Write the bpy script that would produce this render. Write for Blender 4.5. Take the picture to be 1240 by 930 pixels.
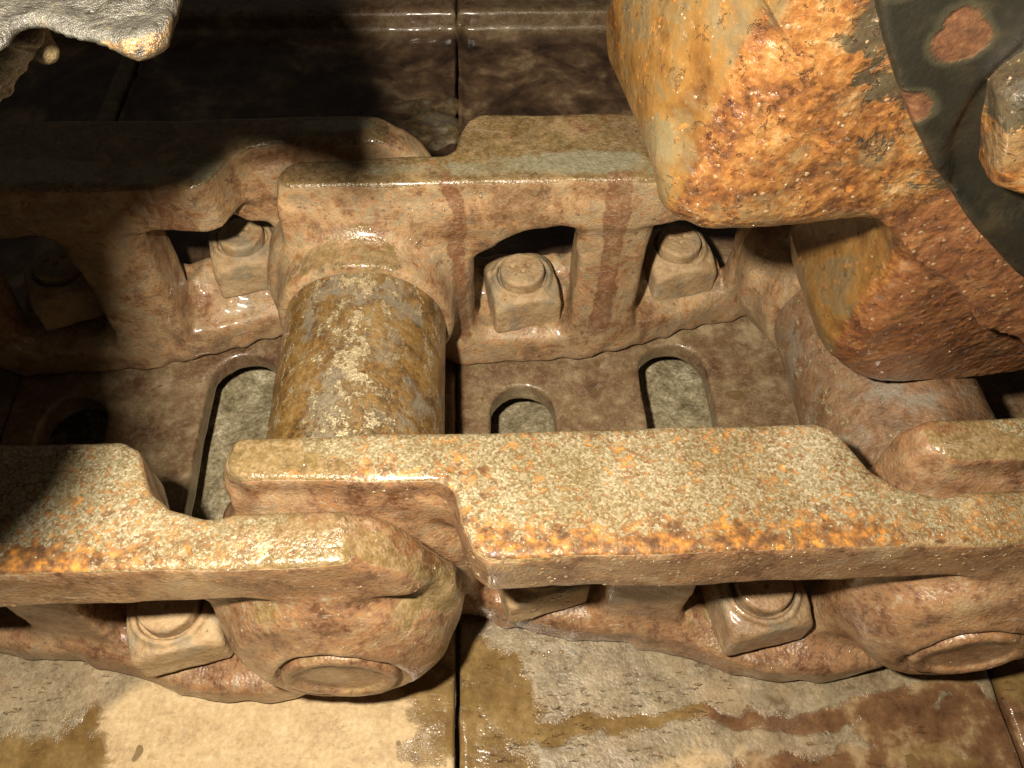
import bpy, math, random
import numpy as np
from mathutils import Matrix, Vector

S = bpy.context.scene
for o in list(bpy.data.objects):
    bpy.data.objects.remove(o)

# ------------------------------------------------------------------ camera
def nrm(v):
    v = np.array(v, float)
    return v / np.linalg.norm(v)
dY = nrm([-68, 1410, -1002])
dX = np.array([1, .028, -.035]); dX = nrm(dX - dX.dot(dY) * dY)
dZ = np.cross(dX, dY)
ROT = np.array([dX, dY, dZ])                      # camera axes -> world
CAM = (.060, 0.0, .317)
cd = bpy.data.cameras.new('camera'); cam = bpy.data.objects.new('camera', cd)
S.collection.objects.link(cam)
m4 = Matrix.Identity(4)
for i in range(3):
    for j in range(3):
        m4[i][j] = ROT[i][j]
    m4[i][3] = CAM[i]
cam.matrix_world = m4
cd.sensor_width = 36.0
cd.lens = 36.0 * 1002 / 1240
cd.clip_start = .005; cd.clip_end = 20
S.camera = cam

# ------------------------------------------------------------------ light
W = bpy.data.worlds.new('World'); S.world = W; W.use_nodes = True
W.node_tree.nodes['Background'].inputs['Color'].default_value = (1, .86, .68, 1)
W.node_tree.nodes['Background'].inputs['Strength'].default_value = .028
LAMP = (.0157, .0246, .333)
ld = bpy.data.lights.new('camera_flash', 'POINT')
ld.energy = 8.6; ld.shadow_soft_size = .0065; ld.color = (1, .88, .71)
lo = bpy.data.objects.new('camera_flash', ld); lo.location = LAMP
S.collection.objects.link(lo)
S.view_settings.view_transform = 'Standard'
S.view_settings.look = 'None'
S.view_settings.exposure = 0
S.view_settings.gamma = 1
S.cycles.max_bounces = 5
S.cycles.use_denoising = True

# ------------------------------------------------------------------ sdf tools (distances in metres)
_rng = np.random.RandomState(7)
_LAT = _rng.rand(64, 64, 64).astype(np.float32) * 2 - 1
def vnoise(X, Y, Z, size, seed=0):
    def prep(A, off):
        a = A / size + off
        i = np.floor(a).astype(np.int32); f = (a - i).astype(np.float32)
        return i & 63, (i + 1) & 63, f * f * (3 - 2 * f)
    x0, x1, fx = prep(X, 11.3 + seed * 3.7)
    y0, y1, fy = prep(Y, 5.1 + seed * 7.9)
    z0, z1, fz = prep(Z, 23.7 + seed * 1.3)
    a = _LAT[x0, y0, z0] * (1 - fx) + _LAT[x1, y0, z0] * fx
    b = _LAT[x0, y1, z0] * (1 - fx) + _LAT[x1, y1, z0] * fx
    c = a * (1 - fy) + b * fy
    a = _LAT[x0, y0, z1] * (1 - fx) + _LAT[x1, y0, z1] * fx
    b = _LAT[x0, y1, z1] * (1 - fx) + _LAT[x1, y1, z1] * fx
    d = a * (1 - fy) + b * fy
    return c * (1 - fz) + d * fz
def smin(a, b, k):
    h = np.clip(.5 + .5 * (b - a) / k, 0, 1)
    return b * (1 - h) + a * h - k * h * (1 - h)
def smax(a, b, k):
    return -smin(-a, -b, k)
def poly2d(P, Q, pts):
    pts = np.array(pts, np.float32); n = len(pts)
    d = np.full(np.broadcast(P, Q).shape, 1e9, np.float32); s = np.ones_like(d)
    P, Q = np.broadcast_arrays(P, Q)
    for i in range(n):
        a = pts[i]; b = pts[i - 1]
        ex, ey = b[0] - a[0], b[1] - a[1]
        wx, wy = P - a[0], Q - a[1]
        t = np.clip((wx * ex + wy * ey) / (ex * ex + ey * ey + 1e-12), 0, 1)
        d = np.minimum(d, (wx - ex * t) ** 2 + (wy - ey * t) ** 2)
        c1 = Q >= a[1]; c2 = Q < b[1]; c3 = ex * wy > ey * wx
        flip = (c1 & c2 & c3) | (~c1 & ~c2 & ~c3)
        s = np.where(flip, -s, s)
    return s * np.sqrt(d)
def slab(A, lo, hi):
    return np.abs(A - (lo + hi) / 2) - (hi - lo) / 2
def inter(a, b, r):
    qa, qb = a + r, b + r
    return np.minimum(np.maximum(qa, qb), 0) + np.sqrt(np.maximum(qa, 0) ** 2 + np.maximum(qb, 0) ** 2) - r

def nets(name, fn, lo, hi, h, mats, attrs=None, flip_y=None):
    """naive surface nets of fn(X,Y,Z) < 0; attrs(V) -> dict of per vertex floats"""
    ax = [np.arange(lo[i], hi[i] + h, h, dtype=np.float32) for i in range(3)]
    X = ax[0][:, None, None]; Y = ax[1][None, :, None]; Z = ax[2][None, None, :]
    F = np.ascontiguousarray(np.broadcast_to(fn(X, Y, Z), (len(ax[0]), len(ax[1]), len(ax[2])))).astype(np.float32)
    F[0] = F[-1] = 1e-3; F[:, 0] = F[:, -1] = 1e-3; F[:, :, 0] = F[:, :, -1] = 1e-3
    I = F < 0
    nx, ny, nz = [s - 1 for s in F.shape]
    cnt = np.zeros((nx, ny, nz), np.int8)
    for a in (0, 1):
        for b in (0, 1):
            for c in (0, 1):
                cnt += I[a:a + nx, b:b + ny, c:c + nz]
    act = (cnt > 0) & (cnt < 8)
    ci = np.argwhere(act)
    idx = np.full(act.shape, -1, np.int32); idx[act] = np.arange(len(ci))
    acc = np.zeros((len(ci), 3), np.float32); num = np.zeros(len(ci), np.float32)
    i, j, k = ci[:, 0], ci[:, 1], ci[:, 2]
    for axis in range(3):
        o1, o2 = [q for q in range(3) if q != axis]
        for a in (0, 1):
            for b in (0, 1):
                p = [0, 0, 0]; p[o1] = a; p[o2] = b
                q = list(p); q[axis] = 1
                f0 = F[i + p[0], j + p[1], k + p[2]]; f1 = F[i + q[0], j + q[1], k + q[2]]
                m = (f0 < 0) != (f1 < 0)
                t = np.where(m, f0 / np.where(m, f0 - f1, 1), 0)
                v = np.tile(np.array(p, np.float32), (len(ci), 1)); v[:, axis] = t
                acc += v * m[:, None]; num += m
    V = (ci + acc / num[:, None]) * h + np.array([a[0] for a in ax], np.float32)
    quads = []
    for axis in range(3):
        sl0 = [slice(None)] * 3; sl1 = [slice(None)] * 3
        sl0[axis] = slice(0, -1); sl1[axis] = slice(1, None)
        A = I[tuple(sl0)]; B = I[tuple(sl1)]
        e = np.argwhere(A != B)
        o1, o2 = (axis + 1) % 3, (axis + 2) % 3
        ok = (e[:, o1] > 0) & (e[:, o2] > 0) & (e[:, o1] < act.shape[o1]) & (e[:, o2] < act.shape[o2])
        e = e[ok]; ins = A[e[:, 0], e[:, 1], e[:, 2]]
        def cell(d1, d2):
            q = e.copy(); q[:, o1] -= d1; q[:, o2] -= d2
            return idx[q[:, 0], q[:, 1], q[:, 2]]
        Qd = np.stack([cell(1, 1), cell(0, 1), cell(0, 0), cell(1, 0)], 1)
        Qd[~ins] = Qd[~ins][:, ::-1]
        quads.append(Qd)
    Qd = np.concatenate(quads)
    at = attrs(V) if attrs else {}
    if flip_y is not None:
        V = V.copy(); V[:, 1] = flip_y - V[:, 1]; Qd = Qd[:, ::-1].copy()
    return raw_mesh(name, V, Qd, mats, at)

def raw_mesh(name, V, Qd, mats, at={}):
    me = bpy.data.meshes.new(name)
    me.vertices.add(len(V)); me.vertices.foreach_set('co', np.asarray(V, np.float32).ravel())
    me.loops.add(Qd.size); me.loops.foreach_set('vertex_index', Qd.astype(np.int32).ravel())
    me.polygons.add(len(Qd))
    me.polygons.foreach_set('loop_start', np.arange(0, Qd.size, 4, dtype=np.int32))
    me.polygons.foreach_set('loop_total', np.full(len(Qd), 4, np.int32))
    me.update(calc_edges=True)
    me.polygons.foreach_set('use_smooth', np.ones(len(Qd), bool))
    for k, a in at.items():
        A = me.attributes.new(k, 'FLOAT', 'POINT'); A.data.foreach_set('value', np.asarray(a, np.float32))
    for m in mats:
        me.materials.append(m)
    return me

def obj(name, me, parent=None, loc=(0, 0, 0), label=None, cat=None, group=None, kind=None):
    o = bpy.data.objects.new(name, me); S.collection.objects.link(o)
    o.location = loc
    if parent: o.parent = parent
    if label: o['label'] = label
    if cat: o['category'] = cat
    if group: o['group'] = group
    if kind: o['kind'] = kind
    return o

# ------------------------------------------------------------------ material tools
class NT:
    def __init__(s, name):
        s.m = bpy.data.materials.new(name); s.m.use_nodes = True
        s.t = s.m.node_tree; s.b = s.t.nodes['Principled BSDF']
        g = s.t.nodes.new('ShaderNodeNewGeometry'); s.pos = g.outputs['Position']; s.nor = g.outputs['Normal']
    def link(s, a, b): s.t.links.new(a, b)
    def put(s, v, sock):
        if isinstance(v, bpy.types.NodeSocket): s.link(v, sock)
        elif isinstance(v, tuple) and len(v) == 3 and sock.type == 'RGBA': sock.default_value = (*v, 1)
        else: sock.default_value = v
    def math(s, op, a, b=0., c=0., clamp=False):
        n = s.t.nodes.new('ShaderNodeMath'); n.operation = op; n.use_clamp = clamp
        s.put(a, n.inputs[0]); s.put(b, n.inputs[1]); s.put(c, n.inputs[2]); return n.outputs[0]
    def add(s, a, b): return s.math('ADD', a, b)
    def mul(s, a, b): return s.math('MULTIPLY', a, b)
    def noise(s, scale, detail=4, rough=.6, dist=0., vec=None, off=0.):
        n = s.t.nodes.new('ShaderNodeTexNoise'); n.noise_dimensions = '3D'; detail = min(detail, 5)
        n.inputs['Scale'].default_value = scale; n.inputs['Detail'].default_value = detail
        n.inputs['Roughness'].default_value = rough; n.inputs['Distortion'].default_value = dist
        a = s.t.nodes.new('ShaderNodeVectorMath'); a.operation = 'ADD'
        s.link(vec or s.pos, a.inputs[0]); a.inputs[1].default_value = (off * 1.37, off * .71, off * .93)
        s.link(a.outputs[0], n.inputs['Vector']); return n.outputs['Fac']
    def voro(s, scale, vec=None, feat='F1', out='Distance'):
        n = s.t.nodes.new('ShaderNodeTexVoronoi'); n.feature = feat
        n.inputs['Scale'].default_value = scale; s.link(vec or s.pos, n.inputs['Vector']); return n.outputs[out]
    def cell(s, scale, warp=.0006):
        n = s.t.nodes.new('ShaderNodeTexNoise'); n.inputs['Scale'].default_value = scale * .8; n.inputs['Detail'].default_value = 2
        s.link(s.pos, n.inputs['Vector'])
        m = s.t.nodes.new('ShaderNodeVectorMath'); m.operation = 'MULTIPLY_ADD'
        s.link(n.outputs['Color'], m.inputs[0]); m.inputs[1].default_value = (warp,) * 3; s.link(s.pos, m.inputs[2])
        c = s.voro(scale, vec=m.outputs[0], out='Color'); return s.sep(c)[0]
    def stretch(s, sc, rot=(0, 0, 0)):
        n = s.t.nodes.new('ShaderNodeMapping'); n.inputs['Scale'].default_value = sc; n.inputs['Rotation'].default_value = rot
        s.link(s.pos, n.inputs['Vector']); return n.outputs[0]
    def step(s, v, lo, hi):
        n = s.t.nodes.new('ShaderNodeMapRange'); n.interpolation_type = 'SMOOTHSTEP'
        s.put(v, n.inputs['Value']); n.inputs['From Min'].default_value = lo; n.inputs['From Max'].default_value = hi
        return n.outputs[0]
    def mix(s, f, a, b):
        n = s.t.nodes.new('ShaderNodeMix'); n.data_type = 'RGBA'
        s.put(f, n.inputs[0]); s.put(a, n.inputs[6]); s.put(b, n.inputs[7]); return n.outputs[2]
    def fmix(s, f, a, b):
        n = s.t.nodes.new('ShaderNodeMix'); n.data_type = 'FLOAT'
        s.put(f, n.inputs[0]); s.put(a, n.inputs[2]); s.put(b, n.inputs[3]); return n.outputs[0]
    def ramp(s, v, stops):
        n = s.t.nodes.new('ShaderNodeValToRGB'); cr = n.color_ramp
        while len(cr.elements) < len(stops): cr.elements.new(.5)
        for e, (p, c) in zip(cr.elements, stops): e.position = p; e.color = (*c, 1)
        s.put(v, n.inputs[0]); return n.outputs[0]
    def attr(s, name):
        n = s.t.nodes.new('ShaderNodeAttribute'); n.attribute_name = name; return n.outputs['Fac']
    def sep(s, v):
        n = s.t.nodes.new('ShaderNodeSeparateXYZ'); s.link(v, n.inputs[0]); return n.outputs
    def bump(s, hgt, dist, strength=1.):
        n = s.t.nodes.new('ShaderNodeBump'); n.inputs['Distance'].default_value = dist; n.inputs['Strength'].default_value = strength
        s.put(hgt, n.inputs['Height']); s.link(n.outputs[0], s.b.inputs['Normal'])
    def out(s, col, rough, metal=0., coat=None, spec=.5):
        s.put(col, s.b.inputs['Base Color']); s.put(rough, s.b.inputs['Roughness']); s.put(metal, s.b.inputs['Metallic'])
        s.b.inputs['Specular IOR Level'].default_value = spec
        if coat is not None:
            s.put(coat, s.b.inputs['Coat Weight']); s.b.inputs['Coat Roughness'].default_value = .12
        return s.m

def cast_mat():
    """mud-stained forged steel of the links; attributes wear (polished rail) and rust (orange edge)"""
    t = NT('mud_stained_forging')
    big = t.noise(16, 5, .6, .6); big2 = t.noise(30, 6, .65, .4, off=4.)
    mid = t.noise(90, 8, .65); fine = t.noise(520, 6, .7); grain = t.noise(1500, 3, .6)
    up = t.sep(t.nor)[2]
    mot = t.noise(44, 7, .68, .7, off=111.); mot2 = t.noise(105, 6, .7, .5, off=113.)
    base = t.ramp(t.add(t.mul(mid, .65), t.mul(fine, .35)), [(.32, (.075, .038, .020)), (.43, (.19, .105, .055)), (.53, (.36, .245, .13)), (.66, (.53, .39, .22))])
    base = t.mix(t.mul(t.step(t.add(big2, t.mul(t.add(fine, -.5), .3)), .5, .66), .5), base, (.30, .27, .19))          # grey-green paint remains
    mcol = t.ramp(t.add(t.mul(mot, .6), t.mul(mot2, .4)), [(.38, (.09, .042, .022)), (.45, (.25, .115, .045)), (.49, (.44, .25, .115)), (.525, (.27, .22, .14)), (.57, (.52, .34, .17)), (.62, (.34, .15, .05))])
    base = t.mix(.72, base, mcol)
    wetm = t.step(t.add(t.add(t.mul(big, .9), t.mul(mid, .45)), t.add(t.mul(up, .10), t.mul(t.attr('olive'), .42))), .82, .90)
    wcol = t.ramp(t.add(t.mul(mid, .5), t.mul(fine, .5)), [(.34, (.07, .045, .014)), (.5, (.145, .10, .034)), (.66, (.25, .18, .07))])
    base = t.mix(t.mul(wetm, .85), base, wcol)
    # reddish runs down the sides
    NOTWET = t.math('SUBTRACT', 1., wetm)
    run = t.noise(60, 4, .5, .3, vec=t.stretch((1, 1, .12)), off=2.)
    base = t.mix(t.mul(t.step(run, .60, .67), .7), base, (.17, .062, .025))
    stn = t.mul(t.step(t.add(t.attr('stain'), t.mul(t.add(t.noise(140, 6, .7, off=31.), -.5), 1.5)), .40, .66), t.step(t.sep(t.pos)[0], .0, .02))
    base = t.mix(t.mul(stn, .8), base, t.mix(mid, (.10, .035, .015), (.24, .10, .045)))
    peach = t.step(t.noise(58, 6, .65, .3, off=12.), .52, .64)
    base = t.mix(t.mul(peach, .4), base, (.54, .375, .19))
    brn = t.step(t.add(t.noise(34, 8, .72, .5, off=41.), t.mul(up, .03)), .53, .63)
    base = t.mix(t.mul(brn, .55), base, t.ramp(fine, [(.3, (.09, .05, .024)), (.6, (.21, .125, .06))]))
    orr = t.step(t.noise(75, 7, .75, .4, vec=t.stretch((.5, 1, 1.2)), off=43.), .60, .68)
    base = t.mix(t.mul(orr, .5), base, (.42, .18, .055))
    spot = t.step(t.noise(230, 3, .5, off=7.), .66, .72)
    base = t.mix(t.mul(spot, .7), base, (.10, .045, .028))
    chip = t.step(t.noise(340, 5, .7, off=9.), .68, .72)
    base = t.mix(t.mul(chip, .6), base, (.55, .46, .33))
    gr_ = t.add(t.mul(t.cell(1400), .5), t.mul(t.cell(500, .0015), .5))
    base = t.mix(t.mul(t.step(gr_, .2, .8), .28), base, t.mix(gr_, (.10, .055, .028), (.55, .42, .26)))
    damp = t.mul(t.mul(t.math('SUBTRACT', 1., t.attr('dust')), NOTWET), t.step(t.noise(24, 6, .7, .4, off=101.), .30, .55))
    base = t.mix(t.mul(damp, .84), base, t.ramp(t.add(t.mul(mot2, .6), t.mul(fine, .4)), [(.38, (.06, .026, .014)), (.45, (.15, .068, .034)), (.50, (.22, .13, .075)), (.55, (.27, .12, .042)), (.60, (.27, .21, .14)), (.68, (.40, .30, .19))]))
    # worn rail
    pits = t.step(t.noise(310, 7, .8, .6, off=17.), .60, .69)
    base = t.mix(t.mul(pits, .65), base, (.13, .065, .035))
    scr = t.step(t.noise(190, 6, .75, .2, vec=t.stretch((.35, 1, 1.6)), off=18.), .58, .66)
    base = t.mix(t.mul(scr, .45), base, t.mix(mid, (.20, .11, .055), (.62, .50, .36)))
    wear = t.attr('wear'); rust = t.attr('rust')
    c1 = t.cell(1250); c2 = t.cell(560, .0012)
    sp = t.add(t.add(t.mul(c1, .30), t.mul(c2, .20)), t.add(t.mul(t.noise(60, 6, .75, off=1.), .75), t.mul(t.noise(300, 5, .7, off=3.), .30)))
    pit = t.mul(t.step(t.add(t.add(sp, t.mul(rust, .21)), t.mul(t.step(t.sep(t.pos)[0], .12, .22), .05)), .855, .925), .85)
    steel = t.ramp(t.add(t.add(t.mul(t.noise(900, 4, .7, off=5.), .35), t.mul(t.cell(1700), .22)), t.mul(t.noise(40, 5, .65, .3, off=55.), .4)), [(.36, (.24, .175, .08)), (.45, (.35, .28, .155)), (.53, (.45, .385, .235)), (.64, (.68, .60, .43))])
    orange = t.ramp(t.noise(330, 5, .6, off=6.), [(.36, (.085, .036, .012)), (.48, (.18, .078, .02)), (.58, (.34, .145, .028)), (.70, (.62, .26, .035))])
    wc = t.mix(pit, steel, orange)
    blot = t.mul(t.step(t.add(t.add(t.mul(t.noise(85, 8, .75, .3, off=8.), .75), t.mul(c2, .16)), t.mul(rust, .28)), .62, .70), .85)
    wc = t.mix(blot, wc, orange)
    wmask = t.step(t.add(wear, t.mul(t.add(t.noise(260, 8, .8, off=2.), -.5), 1.5)), .34, .62)
    col = t.mix(wmask, base, wc)
    # smooth grey contact stripe of the far rail
    pol = t.step(t.add(t.attr('stripe'), t.mul(t.add(t.noise(70, 8, .75, .3, off=91.), -.5), 1.3)), .42, .72)
    scol = t.ramp(fine, [(.3, (.19, .175, .11)), (.7, (.36, .33, .22))])
    col = t.mix(t.mul(pol, .9), col, scol)
    rough = t.fmix(t.math('MAXIMUM', wetm, t.mul(damp, .75)), t.fmix(mid, .24, .68), t.fmix(fine, .10, .34))
    rough = t.fmix(wmask, rough, t.fmix(pit, .38, .6))
    hgt = t.add(t.mul(fine, .20), t.mul(mid, .42)); hgt = t.add(hgt, t.mul(t.voro(900), -.14)); hgt = t.add(hgt, t.add(t.mul(pits, -.12), t.mul(scr, .08)))
    hgt = t.add(hgt, t.mul(wmask, t.add(-.1, t.mul(pit, -.16))))
    hgt = t.add(hgt, t.mul(wetm, -.18)); hgt = t.mul(hgt, t.math('SUBTRACT', 1., t.mul(wmask, .55)))
    t.bump(hgt, .0011)
    metal = t.mul(wmask, t.math('SUBTRACT', .45, t.mul(pit, .45), clamp=True))
    return t.out(col, rough, metal, coat=t.mul(t.fmix(wetm, t.step(big2, .46, .56), 1.), .6))

def shoe_mat():
    t = NT('mud_caked_shoe_plate')
    big = t.noise(14, 5, .6, .5); mid = t.noise(75, 8, .65); fine = t.noise(480, 6, .7); grain = t.noise(1700, 3, .6)
    y = t.sep(t.pos)[1]
    clay = t.ramp(t.add(t.mul(mid, .5), t.mul(fine, .5)), [(.36, (.30, .20, .10)), (.46, (.42, .30, .155)), (.54, (.50, .37, .20)), (.66, (.62, .49, .30))])
    grey = t.ramp(t.add(t.mul(mid, .6), t.mul(fine, .4)), [(.34, (.09, .062, .033)), (.45, (.17, .135, .082)), (.56, (.25, .205, .13)), (.68, (.38, .30, .20))])
    grey = t.mix(t.mul(t.step(t.noise(26, 6, .7, .3, off=21.), .48, .64), .5), grey, (.32, .22, .125))
    cl = t.step(t.add(t.attr('clay'), t.mul(t.add(t.noise(60, 8, .75, .3, off=81.), -.5), 1.1)), .30, .70)
    col = t.mix(cl, grey, clay)
    red = t.attr('red')
    dk = t.attr('inner')                                  # between the rails: brown film
    brown = t.ramp(t.add(t.mul(mid, .7), t.mul(t.noise(38, 4, .6, vec=t.stretch((.35, 1, 1)), off=3.), .5)), [(.38, (.06, .03, .016)), (.52, (.14, .078, .042)), (.64, (.20, .14, .075)), (.76, (.38, .29, .18))])
    col = t.mix(t.step(t.add(dk, t.mul(t.add(mid, -.5), .4)), .4, .6), col, brown)
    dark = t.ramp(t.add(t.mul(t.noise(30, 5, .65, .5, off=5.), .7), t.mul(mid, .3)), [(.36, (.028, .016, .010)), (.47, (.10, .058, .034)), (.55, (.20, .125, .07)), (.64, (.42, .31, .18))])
    gr_ = t.add(t.mul(t.cell(1300), .5), t.mul(t.cell(420, .002), .5))
    col = t.mix(t.mul(t.step(gr_, .25, .8), .22), col, t.mix(gr_, (.12, .07, .035), (.62, .50, .33)))
    col = t.mix(t.attr('far_dark'), col, dark)
    w = t.add(t.attr('wet'), t.mul(t.add(t.noise(130, 8, .78, .6, off=2.), -.5), 1.0))
    wm = t.mul(t.step(w, .36, .64), t.add(.72, t.mul(fine, .4)))
    wc = t.ramp(t.add(t.mul(mid, .6), t.mul(fine, .4)), [(.34, (.10, .055, .018)), (.5, (.17, .105, .035)), (.66, (.28, .19, .075))])
    wc = t.mix(t.step(t.add(red, t.mul(t.add(t.noise(45, 6, .7, off=15.), -.5), 1.6)), .3, .8), wc, t.ramp(mid, [(.35, (.075, .034, .017)), (.52, (.16, .08, .036)), (.66, (.34, .24, .13))]))
    col = t.mix(wm, col, wc)
    # short nicks showing brown under the film
    nick = t.noise(190, 4, .6, vec=t.stretch((.9, 3.4, 1), (0, 0, .8)), off=1.)
    nk = t.mul(t.mul(t.step(nick, .625, .66), t.step(t.noise(30, 3, .5, off=61.), .45, .58)), t.math('SUBTRACT', 1., t.mul(t.math('MAXIMUM', t.attr('inner'), cl), .85)))
    col = t.mix(t.mul(nk, .45), col, (.15, .085, .035))
    spot = t.step(t.noise(62, 2, .4, off=9.), .70, .715)
    col = t.mix(t.mul(spot, .85), col, (.14, .09, .035))
    rough = t.fmix(wm, t.fmix(cl, t.fmix(mid, .20, .45), .65), t.fmix(fine, .06, .24))
    rough = t.fmix(t.attr('far_dark'), rough, .5)
    hgt = t.add(t.add(t.mul(fine, .25), t.mul(mid, .7)), t.mul(t.voro(800), -.08))
    hgt = t.add(hgt, t.mul(nk, -.7)); hgt = t.fmix(wm, hgt, t.add(-.30, t.mul(hgt, .8)))
    t.bump(hgt, .0011)
    return t.out(col, rough, 0., coat=t.math('MAXIMUM', t.mul(wm, .8), t.mul(t.math('SUBTRACT', 1., cl), .45)))

def sprocket_mat():
    t = NT('pitted_rusty_sprocket_steel')
    big = t.noise(22, 5, .6, .5); mid = t.noise(110, 9, .7); fine = t.noise(420, 7, .75); grain = t.noise(1400, 3, .6)
    rustc = t.ramp(t.add(t.add(t.mul(mid, .80), t.mul(t.cell(900, .001), .09)), t.mul(t.cell(420, .003), .05)), [(.34, (.07, .028, .012)), (.43, (.155, .062, .020)), (.50, (.23, .10, .028)), (.57, (.28, .145, .048)), (.68, (.36, .25, .13))])
    worn = t.ramp(t.noise(120, 6, .6, .4, vec=t.stretch((1, .35, .35)), off=2.), [(.36, (.07, .032, .010)), (.45, (.145, .072, .018)), (.53, (.20, .11, .030)), (.60, (.13, .105, .055)), (.70, (.21, .11, .03))])
    wm = t.mul(t.step(t.add(t.attr('wear'), t.mul(t.add(t.noise(70, 5, .7, .4, off=7.), -.5), 1.4)), .25, .8), .85)
    col = t.mix(wm, rustc, worn)
    grn = t.step(t.noise(42, 5, .7, .5, off=19.), .52, .64)
    col = t.mix(t.mul(grn, .45), col, (.16, .15, .085))
    osp = t.step(t.noise(240, 5, .7, .3, off=14.), .60, .66)
    col = t.mix(t.mul(osp, .6), col, (.46, .18, .04))
    pk = t.mul(t.attr('paint'), 1.)
    pm = t.mul(t.step(t.add(pk, t.mul(t.add(t.noise(70, 8, .75, .5, off=4.), -.5), 2.0)), .50, .64), .88)
    col = t.mix(pm, col, t.ramp(mid, [(.3, (.014, .014, .011)), (.7, (.06, .058, .036))]))
    mott = t.step(t.attr('low'), .3, .7)
    col = t.mix(t.mul(mott, .6), col, t.mix(mid, (.07, .024, .014), (.30, .13, .06)))
    rough = t.fmix(wm, t.fmix(fine, .12, .5), .33)
    ca = t.cell(330, .003); cb = t.cell(900, .001)
    hgt = t.add(t.mul(mid, .40), t.mul(fine, .14)); hgt = t.add(hgt, t.add(t.mul(t.voro(420, feat='SMOOTH_F1'), -.25), t.mul(cb, .05)))
    pitn = t.step(t.noise(210, 7, .8, .6, off=71.), .585, .66)
    hgt = t.add(hgt, t.mul(pitn, -.32))
    col = t.mix(t.mul(pitn, t.math('SUBTRACT', .38, t.mul(wm, .3))), col, (.09, .035, .018))
    wh = t.mul(t.step(t.noise(520, 6, .8, off=51.), .60, .68), t.math('SUBTRACT', .75, t.mul(wm, .6)))
    col = t.mix(wh, col, (.48, .36, .25))
    hgt = t.fmix(wm, hgt, t.mul(hgt, .38)); hgt = t.fmix(pm, hgt, t.mul(hgt, .6))
    t.bump(hgt, .0022)
    return t.out(col, rough, 0., coat=t.fmix(wm, .6, .25))

def black_mat():
    t = NT('chipped_black_paint')
    mid = t.noise(60, 6, .6); fine = t.noise(500, 5, .7)
    col = t.mix(mid, (.008, .008, .006), (.022, .021, .015))
    v = t.voro(50, vec=t.stretch((1, 1, 1.25), (0, .5, 0)))
    vv = t.add(v, t.mul(t.add(t.noise(120, 5, .6, off=3.), -.5), .22)); big = t.noise(14, 2, .5, off=2.)
    th = t.add(vv, t.mul(big, -.35))
    ch = t.math('SUBTRACT', 1., t.step(th, .075, .125)); halo = t.math('SUBTRACT', 1., t.step(th, .12, .2))
    col = t.mix(t.mul(halo, .3), col, (.10, .09, .05))
    col = t.mix(ch, col, t.ramp(t.noise(300, 5, .7), [(.35, (.05, .02, .010)), (.55, (.13, .055, .022)), (.75, (.24, .13, .07))]))
    film = t.step(t.noise(33, 7, .75, off=6.), .46, .66)
    col = t.mix(t.mul(film, .22), col, (.13, .09, .04))
    hgt = t.add(t.mul(mid, .4), t.mul(fine, .35)); hgt = t.add(hgt, t.mul(ch, -.25))
    t.bump(hgt, .0011)
    return t.out(col, t.fmix(ch, t.fmix(fine, .22, .42), .65), 0.)

def bushing_mat(name, muddy=False):
    t = NT(name)
    mid = t.noise(90, 8, .7, .5); fine = t.noise(430, 8, .75)
    st = t.noise(260, 7, .75, .2, vec=t.stretch((.8, .55, .8)), off=1.)
    col = t.ramp(t.add(t.mul(mid, .6), t.mul(fine, .4)), [(.38, (.055, .030, .012)), (.45, (.14, .078, .024)), (.52, (.24, .135, .036)), (.59, (.29, .19, .07)), (.66, (.36, .29, .17))] if not muddy else [(.33, (.07, .035, .02)), (.5, (.20, .115, .06)), (.66, (.32, .2, .11))])
    blue = t.step(t.noise(60, 5, .65, off=5.), .50, .62)
    col = t.mix(t.mul(blue, .55), col, (.24, .24, .2))
    br = t.step(t.add(t.add(t.mul(st, .6), t.mul(t.noise(900, 5, .8), .4)), t.mul(t.attr('wear'), .085 if not muddy else -.2)), .535, .60)
    col = t.mix(t.mul(br, .9), col, (.66, .55, .34))
    dkp = t.step(t.noise(260, 8, .8, .3, off=7., vec=t.stretch((1, .5, 1))), .55, .62)
    col = t.mix(t.mul(dkp, .75), col, (.14, .065, .015))
    hgt = t.add(t.mul(fine, .8), t.mul(mid, .6)); hgt = t.add(hgt, t.mul(br, .25))
    t.bump(hgt, .0010)
    return t.out(col, t.fmix(br, t.fmix(fine, .24, .50), .26), t.mul(br, .5), coat=.35, spec=.6)

def nut_mat(name, a, b, c, wet):
    t = NT(name)
    mid = t.noise(130, 7, .65); fine = t.noise(600, 5, .7)
    col = t.ramp(t.add(t.mul(mid, .6), t.mul(fine, .4)), [(.32, a), (.5, b), (.68, c)])
    g = t.step(t.noise(80, 5, .6, off=4.), .5, .62)
    col = t.mix(t.mul(g, .6), col, (.22, .20, .145))
    t.bump(t.add(t.mul(mid, .8), t.mul(fine, .45)), .0012)
    return t.out(col, t.fmix(mid, .2 if wet else .45, .45 if wet else .8), 0., coat=.4 if wet else 0.)

def mud_mat():
    t = NT('dried_pale_mud')
    mid = t.noise(110, 8, .7); fine = t.noise(600, 6, .7)
    vo = t.voro(160)
    col = t.ramp(t.add(t.mul(mid, .55), t.mul(fine, .45)), [(.38, (.12, .095, .05)), (.46, (.24, .20, .115)), (.53, (.34, .29, .18)), (.61, (.60, .54, .38))])
    t.bump(t.add(t.add(mid, t.mul(fine, .25)), t.mul(vo, -.5)), .0018)
    return t.out(col, .8)

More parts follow.
